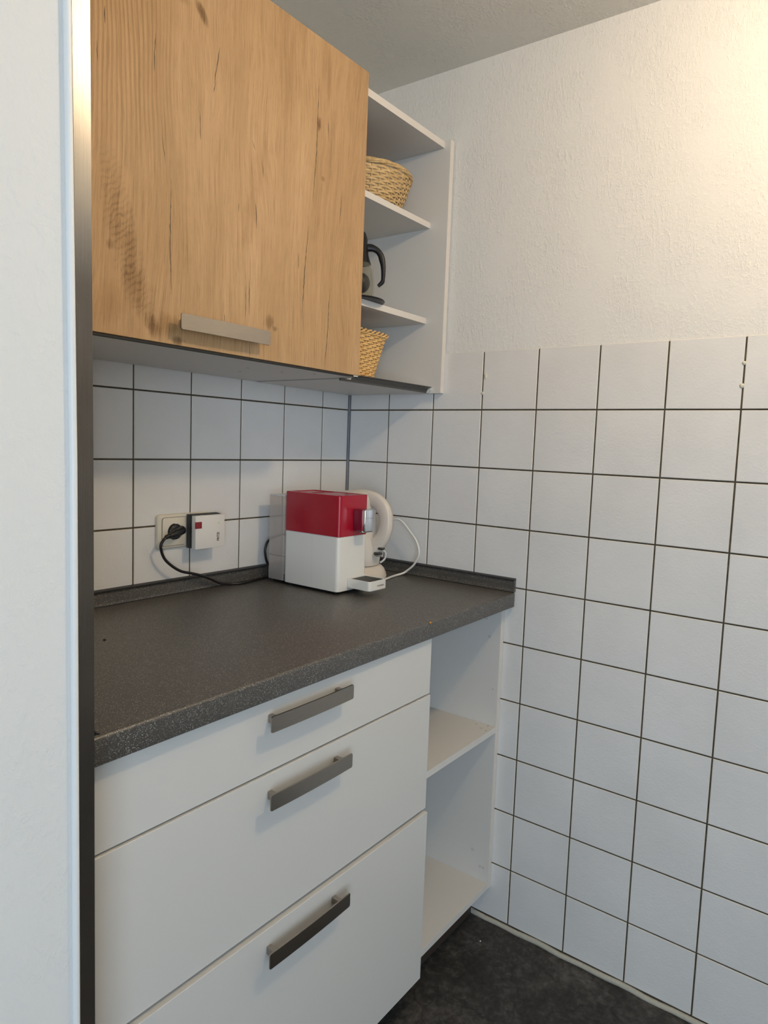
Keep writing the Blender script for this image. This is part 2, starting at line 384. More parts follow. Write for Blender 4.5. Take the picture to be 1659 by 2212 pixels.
def catmull(P, k=8, closed=False):
    P = [Vector(p) for p in P]; out = []; n = len(P)
    rng = range(n) if closed else range(n-1)
    for i in rng:
        if closed: a, b, c, d = P[(i-1) % n], P[i], P[(i+1) % n], P[(i+2) % n]
        else: a, b, c, d = P[max(i-1, 0)], P[i], P[i+1], P[min(i+2, n-1)]
        for j in range(k):
            t = j/k
            out.append(0.5*((2*b) + (c-a)*t + (2*a-5*b+4*c-d)*t*t + (3*b-a-3*c+d)*t**3))
    if not closed: out.append(P[-1].copy())
    return out
def tube(bm, path, r, n=8, mi=0, closed=False, flat=1.0, radii=None):
    path = [Vector(p) for p in path]; m = len(path); rings = []
    upv = None
    for i, p in enumerate(path):
        a = path[(i-1) % m] if closed else path[max(i-1, 0)]
        b = path[(i+1) % m] if closed else path[min(i+1, m-1)]
        t = (b-a).normalized()
        if upv is None:
            upv = Vector((0, 0, 1)) if abs(t.z) < 0.9 else Vector((1, 0, 0))
        s = t.cross(upv).normalized(); u = s.cross(t).normalized(); upv = u
        rr = radii[i] if radii else r
        rings.append([bm.verts.new(p + s*math.cos(2*PI*k/n)*rr*flat + u*math.sin(2*PI*k/n)*rr) for k in range(n)])
    pairs = list(zip(rings, rings[1:])) + ([(rings[-1], rings[0])] if closed else [])
    for A, B in pairs:
        for k in range(n): bm.faces.new((A[k], A[(k+1) % n], B[(k+1) % n], B[k])).material_index = mi
    if not closed:
        bm.faces.new(rings[0][::-1]).material_index = mi; bm.faces.new(rings[-1]).material_index = mi
def resample(P, n):
    P = [Vector(p) for p in P]; d = [0]
    for a, b in zip(P, P[1:]): d.append(d[-1]+(b-a).length)
    out = []
    for i in range(n):
        t = d[-1]*i/(n-1); j = 0
        while j < len(P)-2 and d[j+1] < t: j += 1
        out.append(P[j].lerp(P[j+1], (t-d[j])/max(d[j+1]-d[j], 1e-9)))
    return out
def band(bm, outer, inner, C, d, width, n=30, mi=0):
    """solid handle between an outer and an inner outline given as (r, z) in the vertical plane through C along d"""
    O = resample(catmull([(p[0], p[1], 0) for p in outer], 6), n); I = resample(catmull([(p[0], p[1], 0) for p in inner], 6), n)
    t = Vector((-d[1], d[0], 0)); D = Vector((d[0], d[1], 0)); rings = []
    K = 12
    for o, i in zip(O, I):
        c = (o+i)/2; h = (o-i)/2; ring = []
        for k in range(K):
            a = 2*PI*k/K; ca, sa = math.cos(a), math.sin(a)
            ca = math.copysign(abs(ca)**0.6, ca); sa = math.copysign(abs(sa)**0.6, sa)
            q = c + h*ca
            ring.append(bm.verts.new(Vector((C[0], C[1], 0)) + D*q.x + Vector((0, 0, q.y)) + t*sa*width/2))
        rings.append(ring)
    for A, B in zip(rings, rings[1:]):
        for k in range(K): bm.faces.new((A[k], A[(k+1) % K], B[(k+1) % K], B[k])).material_index = mi
    bm.faces.new(rings[0][::-1]); bm.faces.new(rings[-1])

def world_loc(o):
    v = Vector((0, 0, 0))
    while o is not None: v += o.location; o = o.parent
    return v
def obj(name, bm, mats, parent=None, origin=None, smooth=None):
    if not isinstance(mats, (list, tuple)): mats = [mats]
    bmesh.ops.recalc_face_normals(bm, faces=bm.faces)
    me = bpy.data.meshes.new(name)
    base = world_loc(parent) if parent else Vector(origin or (0, 0, 0))
    for v in bm.verts: v.co -= base
    bm.to_mesh(me); bm.free()
    for m in mats: me.materials.append(m)
    if smooth is not None:
        for p in me.polygons: p.use_smooth = True
        try: me.set_sharp_from_angle(angle=math.radians(smooth))
        except Exception: pass
    o = bpy.data.objects.new(name, me); COL.objects.link(o)
    if parent: o.parent = parent
    else: o.location = base
    return o
def thing(name, label, cat, loc, group=None):
    o = bpy.data.objects.new(name, None); COL.objects.link(o)
    o.empty_display_size = 0.05; o.location = loc; o['label'] = label; o['category'] = cat
    if group: o['group'] = group
    return o
def tag(o, label, cat, group=None):
    o['label'] = label; o['category'] = cat
    if group: o['group'] = group
    return o
def struct(name, bm, mats, label=None, cat=None, smooth=None, parent=None):
    o = obj(name, bm, mats, parent, smooth=smooth)
    if parent is None:
        o['kind'] = 'structure'
        if label: o['label'] = label; o['category'] = cat or name.split('_')[0]
    return o

# ------------------------------------------------------------------ the room
CEILZ = lambda y: 2.2560 + 0.0155*y
XL, YF = -3.9, -3.4
bm = BM(); box(bm, XL, 0.1, YF, 0.1, -0.06, 0.0); struct('floor', bm, M_FLOOR, 'dark slate look vinyl floor', 'floor')
bm = BM()
vs = box(bm, XL, 0.1, YF, 0.1, 2.2, 2.3)
for v in vs:
    v.co.z = CEILZ(v.co.y) if v.co.z < 2.25 else 2.36
struct('ceiling', bm, M_CEIL, 'white woodchip ceiling', 'ceiling')

ZL = [1.3662, 1.2152, 1.0645, 0.9137, 0.7660, 0.6149, 0.4638, 0.3133, 0.1615]
ZL = [1.5168] + ZL + [0.0105]
YL = [0.004, 0.1482, 0.2991, 0.4501, 0.6029, 0.7559, 0.9084, 1.0604]
while YL[-1] < 3.3: YL.append(YL[-1] + 0.1525)
XLn = [0.004, 0.1172, 0.2696, 0.4206, 0.5727, 0.7238, 0.8756, 1.0275, 1.1785]
def tiles(bm, axis, lines, zl, d0=0.0026):
    """bevelled glazed tiles in front of the grout plane. axis 'y' = right wall (x=0), 'x' = back wall (y=0)"""
    gw = 0.0018; bv = 0.0010
    for ci in range(len(lines)-1):
        for ri in range(len(zl)-1):
            a0, a1 = -lines[ci]-gw, -lines[ci+1]+gw
            z1 = zl[ri] - (gw if ri else 0); z0 = zl[ri+1] + gw
            t1, t2 = random.uniform(-1, 1)*0.0003, random.uniform(-1, 1)*0.0003
            dd = random.uniform(0, 0.0002)
            def P(a, z, d, k=0):
                d = d + (t1 if a > (a0+a1)/2 else -t1)*k + (t2 if z > (z0+z1)/2 else -t2)*k
                return bm.verts.new((d, a, z) if axis == 'y' else (a, d, z))
            back = [P(a0, z0, d0), P(a1, z0, d0), P(a1, z1, d0), P(a0, z1, d0)]
            mid = [P(a0, z0, 0.0006), P(a1, z0, 0.0006), P(a1, z1, 0.0006), P(a0, z1, 0.0006)]
            fr = [P(a0-bv, z0+bv, -dd, 1), P(a1+bv, z0+bv, -dd, 1), P(a1+bv, z1-bv, -dd, 1), P(a0-bv, z1-bv, -dd, 1)]
            for A, B, mi in ((back, mid, 2), (mid, fr, 2)):
                for i in range(4): bm.faces.new((A[i], A[(i+1) % 4], B[(i+1) % 4], B[i])).material_index = mi
            bm.faces.new(fr).material_index = 0
# right wall: plaster, grout bed and tiles
bm = BM()
box(bm, 0.004, 0.09, YF, 0.09, 1.505, 2.40, 1)
box(bm, 0.0021, 0.09, YF, 0.0, 0.0, 1.5150, 3)
tiles(bm, 'y', YL, ZL)
wr = struct('wall_right', bm, [M_TILE, M_WALL, M_TILEDGE, M_GROUT], 'white tiled wall with woodchip plaster above', 'wall')
bm = BM()
box(bm, -1.35, 0.09, 0.004, 0.09, 1.505, 2.40, 1)
box(bm, -1.35, 0.004, 0.0021, 0.09, 0.0, 1.5150, 3)
tiles(bm, 'x', XLn, ZL)
wbk = struct('wall_back', bm, [M_TILE, M_WALL, M_TILEDGE, M_GROUT], 'white tiled wall behind the worktop', 'wall')
# stub wall on the left with steel corner, and the far sides of the room
bm = BM(); box(bm, -1.90, -1.1935, -0.6480, 0.09, 0.0, 2.40)
struct('wall_left', bm, M_STUB, 'white woodchip wall end left of the steel corner strip', 'wall')
bm = BM(); box(bm, XL, 0.1, YF-0.1, YF, 0.0, 2.40); struct('wall_front', bm, M_WALL)
# added door-shaped slab, out of view, giving brown reflections in the steel strip
M_REFL_SLAB = plain('brown_reflection_slab', (0.075, 0.05, 0.032), 0.4)
bm = BM(); box(bm, -0.045, -0.002, -3.20, -2.05, 0.003, 2.02); box(bm, -0.06, -0.045, -2.18, -2.15, 1.0, 1.03)
struct('door_1', bm, M_REFL_SLAB, 'added dark brown slab out of view, reflected in the steel strip', 'door')
# steel corner strip (slightly out of plumb, as in the photo)
bm = BM()
def quadslab(bm, P, y0, y1, mi=0):
    A = [bm.verts.new((x, y0, z)) for x, z in P]; B = [bm.verts.new((x, y1, z)) for x, z in P]
    n = len(P)
    for i in range(n): bm.faces.new((A[i], A[(i+1) % n], B[(i+1) % n], B[i])).material_index = mi
    bm.faces.new(A).material_index = mi; bm.faces.new(B[::-1]).material_index = mi
ex = lambda z, p, q: p[0] + (q[0]-p[0])*(z-p[1])/(q[1]-p[1])
lt, lb = (-1.2135, 1.69), (-1.2088, 0.605); rt, rb_ = (-1.1942, 1.70), (-1.1912, 0.593)
zs = [0.0, 0.6, 1.24, 1.70, 2.248]
LX = [-1.2065, -1.2088, -1.2093, -1.2135, -1.2160]; RX = [-1.1905, -1.1914, -1.1919, -1.1946, -1.1965]
quadslab(bm, [(x, z) for x, z in zip(LX, zs)] + [(x, z) for x, z in zip(RX[::-1], zs[::-1])], -0.6520, -0.6495)
quadslab(bm, [(x-0.0022, z) for x, z in zip(RX, zs)] + [(x, z) for x, z in zip(RX[::-1], zs[::-1])], -0.6500, -0.615)
struct('trim_1', bm, M_POST, 'brushed steel corner strip', 'trim')
bm = BM()
tube(bm, [(x-0.0042, -0.6505, z) for x, z in zip(LX, zs)], 0.0042, 10)
struct('trim_2', bm, M_CAULK, 'white caulk bead beside the steel corner strip', 'trim', smooth=60)
bm = BM()
P = [(-0.0030 + 0.0015*math.sin(i*1.7), -i*0.03, 0.003+0.0012*math.sin(i*0.9)) for i in range(0, 113)]
tube(bm, P, 0.0072, 8)
struct('trim_3', bm, M_BEAD, 'grey sealant bead between floor and tiles', 'trim', smooth=70)
bm = BM(); tube(bm, [(0.0008, 0.0008, 0.92), (0.0008, 0.0008, 1.52)], 0.0052, 8)
struct('trim_4', bm, M_SIL, 'grey silicone joint in the tiled corner', 'trim', smooth=70)
# plaster blobs left on the tile joints
for (y, z, ry, rz) in ((-0.4575, 1.4535, 0.0045, 0.0080), (-0.4515, 1.409, 0.005, 0.004), (-1.0595, 1.4612, 0.004, 0.004), (-1.0585, 1.4148, 0.0045, 0.005)):
    bm = BM(); bmesh.ops.create_icosphere(bm, subdivisions=3, radius=1.0)
    for v in bm.verts:
        k = 1 + 0.18*math.sin(v.co.x*5+v.co.z*4)*math.cos(v.co.y*6)
        v.co = Vector((v.co.x*0.0025*k, v.co.y*ry*k + y, v.co.z*rz*k + z))
    obj('plaster_blob', bm, M_PLASTER, wr, smooth=80)

# ------------------------------------------------------------------ handles
def handle_bm(xc, yf, zc, length=0.1985, h=0.0265, stand=0.025):
    bm = BM()
    n = 24; t = 0.0022; A = []
    r = 0.003
    # slightly bowed flat bar with rounded corners
    outline = rrect(-length/2, length/2, -h/2, h/2, r, 4)
    def Y(x): return yf - stand + 0.0018*(x/(length/2))**2
    xs = [-length/2 + length*i/n for i in range(n+1)]
    def half(x):
        e = length/2 - abs(x)
        return h/2 - (r - math.sqrt(max(r*r-(r-e)**2, 0)) if e < r else 0)
    xs = sorted(set(xs + [s*(length/2-q) for s in (-1, 1) for q in (0.0005, 0.0015, 0.003)]))
    rings = []
    for x in xs:
        y = Y(x); hh = half(x)
        rings.append([bm.verts.new((xc+x, y+dy, zc+dz)) for dy, dz in ((-t/2, -hh+0.0004), (t/2, -hh), (t/2, hh), (-t/2, hh-0.0004))])
    for P_, Q in zip(rings, rings[1:]):
        for i in range(4): bm.faces.new((P_[i], P_[(i+1) % 4], Q[(i+1) % 4], Q[i]))
    bm.faces.new(rings[0][::-1]); bm.faces.new(rings[-1])
    for s in (-1, 1):
        x = xc + s*0.080
        box(bm, x-0.0045, x+0.0045, Y(0.08)+0.0005, yf-0.0002, zc-0.0065, zc+0.0065, bev=0.0008)
    return bm

# ------------------------------------------------------------------ wall cabinet with oak door
wc = thing('wall_cabinet', 'oak look wall cabinet with one big lift-up door above the worktop', 'cabinet', (-0.785, -0.34, 1.42))
bm = BM()
x0, x1, y0, y1, z0, z1 = -1.186, -0.370, -0.3305, -0.004, 1.4205, 2.062
box(bm, x0, x1, y0, y1, z0, z0+0.018); box(bm, x0, x1, y0, y1, z1-0.018, z1)
box(bm, x0, x0+0.016, y0, y1, z0, z1); box(bm, x1-0.016, x1, y0, y1, z0, z1)
box(bm, x0+0.01, x1-0.01, -0.012, -0.005, z0+0.01, z1-0.01)
for (hx, hy) in ((-0.60, -0.22), (-0.56, -0.15), (-0.52, -0.24), (-0.47, -0.29)):
    box(bm, hx, hx+0.007, hy, hy+0.0012, z0-0.0003, z0, 1)
for v in bm.verts:
    if v.co.z < 1.45: v.co.z -= 0.0012 + 0.0092*(v.co.x+0.785)
obj('body', bm, [M_LAM, M_BLACKGAP], wc)
door_bm = BM()
box(door_bm, -1.184, -0.3845, -0.350, -0.332, 1.4202, 2.065, 0, 0.0006)
for v in door_bm.verts:
    if v.co.z < 1.45: v.co.z -= 0.0048*(v.co.x+0.785)
# long drying cracks of the oak decor: thin tapering dark slivers lying in the face
CR = [[(-0.913, 1.896), (-0.915, 1.866), (-0.915, 1.836)], [(-0.901, 1.75), (-0.894, 1.706)], [(-0.883, 1.686), (-0.884, 1.579), (-0.88, 1.502)],
      [(-0.787, 1.932), (-0.796, 1.885), (-0.798, 1.867)], [(-0.795, 1.874), (-0.799, 1.854)], [(-0.828, 1.814), (-0.825, 1.766)],
      [(-0.540, 1.988), (-0.541, 1.906), (-0.542, 1.844), (-0.547, 1.773), (-0.55, 1.748)], [(-0.511, 1.925), (-0.506, 1.878)],
      [(-0.712, 1.807), (-0.703, 1.792)], [(-0.687, 1.781), (-0.682, 1.751)], [(-0.559, 1.697), (-0.567, 1.615), (-0.573, 1.508)],
      [(-0.491, 1.588), (-0.494, 1.50), (-0.501, 1.4205)], [(-0.712, 1.563), (-0.711, 1.496)], [(-0.709, 1.45), (-0.708, 1.4205)], [(-0.720, 1.55), (-0.7205, 1.49)],
      [(-0.586, 1.638), (-0.586, 1.607)], [(-0.999, 1.892), (-0.999, 1.868)], [(-0.462, 1.785), (-0.466, 1.726)], [(-0.769, 1.489), (-0.769, 1.475)],
      [(-1.012, 1.839), (-1.010, 1.81)], [(-0.834, 1.975), (-0.82, 1.965)], [(-0.740, 1.689), (-0.741, 1.673)], [(-0.855, 1.432), (-0.852, 1.427)],
      [(-0.918, 1.452), (-0.910, 1.444)], [(-0.545, 1.903), (-0.537, 1.898)], [(-0.652, 1.486), (-0.650, 1.479)], [(-0.70, 1.70), (-0.697, 1.655)]]
for k, cr in enumerate(CR):
    L_ = abs(cr[0][1]-cr[-1][1])
    P = resample([(p[0], p[1], 0) for p in cr], max(5, int(L_/0.006)))
    wmax = 0.00045 + 0.00025*random.random() + 0.0004*min(L_, 0.2)/0.2
    prev = None
    for i, p in enumerate(P):
        t = i/(len(P)-1); w = wmax*(math.sin(PI*min(max(t, 0.02), 0.98))**0.6)*(0.6+0.8*random.random())
        x = p.x + random.uniform(-1, 1)*0.0005
        cur = (door_bm.verts.new((x-w, -0.35006, p.y)), door_bm.verts.new((x+w, -0.35006, p.y)))
        if prev:
            f = door_bm.faces.new((prev[0], prev[1], cur[1], cur[0])); f.material_index = 1
        prev = cur
dr_ = obj('door', door_bm, [M_WOOD, M_CRACK], wc)
dr_.location = (0, 0, 0)
obj('handle', handle_bm(-0.7795, -0.350, 1.4572, stand=0.026), M_HANDLE, dr_)['label'] = 'flat brushed steel pull on the oak door'
bm = BM(); prism(bm, [(-0.3478, 1.4162), (-0.3300, 1.4172), (-0.3250, 1.4190), (-0.3250, 1.4204), (-0.3310, 1.4204), (-0.3478, 1.4198)], 'x', -1.184, -0.402)
for v in bm.verts: v.co.z -= 0.0040*(v.co.x+0.785)
obj('grip_profile', bm, M_BLACKGAP, wc)
bm = BM(); box(bm, -0.4015, -0.3865, -0.3480, -0.3400, 1.4158, 1.4180, bev=0.0003)
obj('end_cap', bm, M_WPL, wc)

# ------------------------------------------------------------------ open wall shelf
ws = thing('wall_shelf', 'white open wall shelf with baskets in the corner beside the oak cabinet', 'shelf', (-0.19, -0.16, 1.41))
bm = BM(); box(bm, -0.0175, -0.0008, -0.331, -0.0035, 1.4100, 2.0640); obj('side_panel', bm, M_LAM, ws)
bm = BM(); box(bm, -0.0173, -0.0010, -0.3318, -0.3308, 1.4102, 2.0638); obj('edge_band', bm, M_LAME, ws)
bm = BM(); box(bm, -0.3680, -0.3530, -0.300, -0.0035, 1.4146, 2.0620); obj('side_panel', bm, M_LAM, ws)
for (yf, za, zb) in ((-0.312, 2.0455, 2.0620), (-0.2760, 1.8472, 1.8622), (-0.2750, 1.5968, 1.6120)):
    bm = BM(); box(bm, -0.3530, -0.0176, yf, -0.0035, za, zb, 0)
    box(bm, -0.3530, -0.0176, yf-0.0006, yf, za, zb, 1)
    obj('shelf_board', bm, [M_LAM, M_LAME], ws)
bm = BM(); box(bm, -0.3690, -0.0176, -0.2925, -0.0035, 1.4100, 1.4260)
for v in bm.verts:
    if v.co.z < 1.415: v.co.z -= 0.0125*(v.co.x+0.0176)
obj('bottom_board', bm, M_LAM, ws)
bm = BM(); box(bm, -0.3530, -0.0176, -0.012, -0.0040, 1.4260, 2.0455); obj('back_panel', bm, M_BACKP, ws)
# concave grip profile along the bottom front edge
prof = []
for i in range(9):
    a = PI/2*i/8
    prof.append((-0.3085 + 0.0155*math.sin(a), 1.4100 + 0.0145*math.cos(a)))
prof = [(-0.3095, 1.4262), (-0.3095, 1.4248)] + prof + [(-0.2900, 1.4100), (-0.2900, 1.4262)]
bm = BM(); prism(bm, prof, 'x', -0.3830, -0.0260); obj('grip_profile', bm, M_DARKGRIP, ws, smooth=35)
bm = BM(); prism(bm, [(-0.3080, 1.4255), (-0.3040, 1.4175), (-0.2960, 1.4110), (-0.2930, 1.4100), (-0.29, 1.4100), (-0.29, 1.4258)], 'x', -0.0262, -0.0178); obj('end_cap', bm, M_WPL, ws)

# ------------------------------------------------------------------ drawer base cabinet
bc = thing('drawer_cabinet', 'white base cabinet with three handled drawers under the worktop', 'cabinet', (-0.785, -0.30, 0.0))
x0, x1 = -1.188, -0.3690
bm = BM()
box(bm, x0, x1, -0.5510, -0.004, 0.096, 0.112); box(bm, x0, x0+0.016, -0.5510, -0.004, 0.096, 0.8640)
box(bm, x1-0.016, x1, -0.5510, -0.004, 0.096, 0.8640); box(bm, x0, x1, -0.5510, -0.49, 0.846, 0.8640)
box(bm, x0+0.01, x1-0.01, -0.02, -0.012, 0.10, 0.86)
box(bm, x0, x1, -0.5505, -0.535, 0.725, 0.745); box(bm, x0, x1, -0.5505, -0.535, 0.468, 0.488)
obj('body', bm, M_LAM, bc)
for (za, zb, hz, yf) in ((0.7405, 0.8605, 0.8290, -0.5700), (0.4838, 0.7370, 0.7030, -0.5722), (0.0895, 0.4765, 0.4412, -0.5775)):
    bm = BM(); box(bm, -1.1870, -0.3805, yf, yf+0.0175, za, zb, 0, 0.0005)
    fr = obj('drawer', bm, M_FRONT, bc)
    obj('handle', handle_bm(-0.7680, yf, hz), M_HANDLE, fr)['label'] = 'flat brushed steel bar handle'
bm = BM(); box(bm, x0, x1, -0.4990, -0.484, 0.001, 0.0955); obj('plinth', bm, M_PLINTH, bc)

# ------------------------------------------------------------------ open base unit
ou = thing('open_base_unit', 'white open shelf unit under the worktop between drawers and tiles', 'shelf', (-0.19, -0.30, 0.0))
bm = BM(); box(bm, -0.0180, -0.0012, -0.5470, -0.004, 0.0955, 0.8640, 0)
for (y, z, r) in ((-0.5164, 0.7785, 0.0025), (-0.505, 0.825, 0.0028), (-0.5336, 0.6414, 0.0012), (-0.4981, 0.1875, 0.0032), (-0.5222, 0.1493, 0.0026), (-0.5313, 0.1489, 0.0026)):
    ring = [Vector((-0.0182, y+r*math.cos(a*PI/6), z+r*math.sin(a*PI/6))) for a in range(12)]
    tube(bm, ring, 0.00035, 4, 1, closed=True)
obj('side_panel', bm, [M_LAM, M_INKG], ou)
bm = BM(); box(bm, -0.0178, -0.0014, -0.5480, -0.5470, 0.0957, 0.8638); obj('edge_band', bm, M_LAME, ou)
bm = BM(); box(bm, -0.3680, -0.3520, -0.5470, -0.004, 0.0955, 0.8640); obj('side_panel', bm, M_LAM, ou)
for (za, zb) in ((0.5275, 0.5435),):
    bm = BM(); box(bm, -0.3520, -0.0181, -0.5480, -0.02, za, zb, 0)
    for (y, x) in ((-0.500, -0.036), (-0.523, -0.052)):
        ring = [Vector((x+0.003*math.cos(a*PI/6), y+0.003*math.sin(a*PI/6), zb+0.0001)) for a in range(12)]
        tube(bm, ring, 0.0003, 4, 1, closed=True)
    box(bm, -0.030, -0.021, -0.530, -0.5285, zb, zb+0.0002, 1); box(bm, -0.060, -0.053, -0.540, -0.5385, zb, zb+0.0002, 1)
    obj('shelf_board', bm, [M_LAM, M_INKG], ou)
bm = BM(); box(bm, -0.3520, -0.0181, -0.5480, -0.02, 0.0955, 0.1110); obj('bottom_board', bm, M_LAM, ou)
bm = BM(); box(bm, -0.3520, -0.0181, -0.020, -0.012, 0.10, 0.862); obj('back_panel', bm, M_BACKP, ou)
bm = BM(); box(bm, -0.3690, -0.0120, -0.4990, -0.484, 0.001, 0.0953); obj('plinth', bm, M_PLINTH, ou)

# ------------------------------------------------------------------ worktop
bm = BM()
def prof_c(yf):
    R = 0.0055; out = [(-0.0025, 0.8652), (-0.0025, 0.9030)]
    for i in range(7):
        a = PI/2*i/6; out.append((yf+R-R*math.sin(a), 0.9030-R+R*math.cos(a)))
    R2 = 0.003
    for i in range(5):
        a = PI/2*i/4; out.append((yf+R2-R2*math.cos(a), 0.8652+R2-R2*math.sin(a)))
    return out
Pa = prof_c(-0.5905); Pb = prof_c(-0.5765)
A = [bm.verts.new((-1.190, y, z)) for y, z in Pa]; B = [bm.verts.new((-0.0075, y, z)) for y, z in Pb]
C_ = [bm.verts.new((-0.0035, y+0.004 if y < -0.1 else y, z)) for y, z in Pb]
n = len(Pa)
for P_, Q in ((A, B), (B, C_)):
    for i in range(n): bm.faces.new((P_[i], P_[(i+1) % n], Q[(i+1) % n], Q[i]))
bm.faces.new(A[::-1]); bm.faces.new(C_)
tag(obj('worktop', bm, M_COUNTER, origin=(-0.6, -0.3, 0.865), smooth=40), 'dark grey speckled worktop with a rounded front edge', 'worktop')

# speckled upstands with black sealing lips
def upstand(name, label, axis, a, b, at, sgn):
    o = thing(name, label, 'upstand', (0, 0, 0))
    if axis == 'x': o.location = ((a+b)/2, at, 0.9035)
    else: o.location = (at, (a+b)/2, 0.9035)
    d = 0.0105
    bm = BM(); s = sgn
    prism(bm, [(at, 0.9045), (at+s*d, 0.9045), (at+s*(d-0.0010), 0.9090), (at+s*(d-0.002), 0.9290), (at+s*(d-0.0005), 0.9335), (at, 0.9335)], axis, a, b)
    if axis == 'y':
        pass
    obj('strip', bm, M_COUNTER, o)
    bm = BM(); prism(bm, [(at, 0.9336), (at+s*(d+0.0012), 0.9336), (at+s*(d+0.0016), 0.9352), (at+s*(d-0.002), 0.9368), (at, 0.9385)], axis, a, b)
    obj('sealing_lip', bm, M_BLACKR, o)
    bm = BM(); prism(bm, [(at, 0.9031), (at+s*(d+0.0016), 0.9031), (at+s*(d+0.0003), 0.9046), (at, 0.9046)], axis, a, b)
    obj('sealing_lip', bm, M_BLACKR, o)
    return o
upstand('worktop_upstand', 'speckled upstand strip along the tiles behind the socket', 'x', -1.176, -0.002, -0.0008, -1)
upstand('worktop_upstand', 'speckled upstand strip along the right tiled wall behind the kettle', 'y', -0.575, -0.0135, -0.0008, -1)
ul = upstand('worktop_upstand', 'black end of the upstand strip at the left wall', 'y', -0.575, -0.0135, -1.1900, 1)
bm = BM()
prism(bm, [(-1.1895, 0.9035), (-1.1440, 0.9035), (-1.1500, 0.9060), (-1.1570, 0.9200), (-1.1610, 0.9400), (-1.1895, 0.9400)], 'y', -0.5835, -0.5750)
obj('end_cap', bm, M_BLACKR, ul)

# ------------------------------------------------------------------ wicker baskets
def weave(bm, fn, z0, z1, rows, stakes, amp, rad, seg, flat, skew=0.0, jit=0.0004):
    """fn(theta, t) -> (x, y, outward normal) for t in 0..1; strands pass in front of and behind the stakes"""
    for k in range(rows):
        t = (k+0.5)/rows; P = []
        for i in range(seg):
            th = 2*PI*i/seg
            x, y, nx, ny = fn(th, t)
            o = amp*math.cos(stakes/2*th + PI*k) 
            z = z0+(z1-z0)*t + random.uniform(-1, 1)*jit
            P.append((x+nx*o, y+ny*o, z))
        tube(bm, P, rad, 6, closed=True, flat=flat)
    for s in range(stakes):
        th = 2*PI*(s)/stakes + PI/stakes*0
        P = []
        for j in range(9):
            t = j/8; x, y, nx, ny = fn(th, t)
            P.append((x, y, z0+(z1-z0)*t))
        tube(bm, P, rad*0.8, 5)
# bowl-shaped basket
b1c = (-0.1650, -0.1500); B1Z0, B1Z1 = 1.8632, 1.948
def f1(th, t):
    r = 0.092 + 0.040*(t**0.62)
    c, s = math.cos(th), math.sin(th)
    return b1c[0]+r*c, b1c[1]+r*s, c, s
b1 = thing('wicker_basket', 'round light willow bowl basket on the upper shelf', 'basket', (b1c[0], b1c[1], B1Z0), 'wicker baskets on the wall shelf')
bm = BM(); weave(bm, f1, B1Z0+0.002, B1Z1-0.004, 14, 34, 0.0019, 0.0035, 136, 0.5)
lathe(bm, [(0.001, B1Z0+0.0005), (0.092, B1Z0+0.0005), (0.092, B1Z0+0.004), (0.001, B1Z0+0.004)], b1c, 40)
obj('woven_body', bm, M_WICK1, b1, smooth=60)
bm = BM()
for k in range(4):
    P = []
    for i in range(150):
        th = 2*PI*i/150; a = th*5 + k*PI/2
        r = 0.1335 + 0.0030*math.cos(a); z = B1Z1 + 0.0035 + 0.0034*math.sin(a)
        P.append((b1c[0]+r*math.cos(th), b1c[1]+r*math.sin(th), z))
    tube(bm, P, 0.0032, 6, closed=True)
obj('rim', bm, M_WICK1, b1, smooth=60)
# tapered rectangular basket
b2c = (-0.2420, -0.1650); B2Z0, B2Z1 = 1.4275, 1.540
def f2(th, t, grow=0.0):
    a, b = 0.074+0.026*t+grow, 0.064+0.026*t+grow
    e = 0.42
    c, s = math.cos(th), math.sin(th)
    x = a*math.copysign(abs(c)**e, c); y = b*math.copysign(abs(s)**e, s)
    nx = math.copysign(abs(c)**(2-e), c)/a; ny = math.copysign(abs(s)**(2-e), s)/b
    l = math.hypot(nx, ny) or 1
    return b2c[0]+x, b2c[1]+y, nx/l, ny/l
# arc-length parametrisation of the rounded rectangle
TB = [2*PI*i/1440 for i in range(1441)]
acc = [0.0]
for i in range(1440):
    p, q = f2(TB[i], 0.5), f2(TB[i+1], 0.5); acc.append(acc[-1]+math.hypot(p[0]-q[0], p[1]-q[1]))
def arc(u):
    u = (u % (2*PI))/(2*PI)*acc[-1]; lo, hi = 0, 1440
    while hi-lo > 1:
        m_ = (lo+hi)//2
        if acc[m_] <= u: lo = m_
        else: hi = m_
    return TB[lo] + (TB[hi]-TB[lo])*(u-acc[lo])/max(acc[hi]-acc[lo], 1e-9)
b2 = thing('wicker_basket', 'tapered rectangular honey wicker basket on the bottom board of the wall shelf', 'basket', (b2c[0], b2c[1], B2Z0), 'wicker baskets on the wall shelf')
bm = BM(); weave(bm, lambda th, t: f2(arc(th), t), B2Z0+0.001, B2Z1-0.002, 20, 36, 0.0026, 0.0027, 180, 0.9, jit=0.0003)
box(bm, b2c[0]-0.066, b2c[0]+0.066, b2c[1]-0.056, b2c[1]+0.056, B2Z0-0.001, B2Z0+0.003)
obj('woven_body', bm, M_WICK2, b2, smooth=60)
bm = BM()
for k in range(3):
    P = []
    for i in range(300):
        th = 2*PI*i/300; x, y, nx, ny = f2(arc(th), 1.0, 0.003); a = th*13 + k*2*PI/3
        P.append((x+nx*0.0045*math.cos(a), y+ny*0.0045*math.cos(a), B2Z1+0.0035+0.0048*math.sin(a)))
    tube(bm, P, 0.0024, 6, closed=True)
obj('rim', bm, M_WICK2, b2, smooth=60)

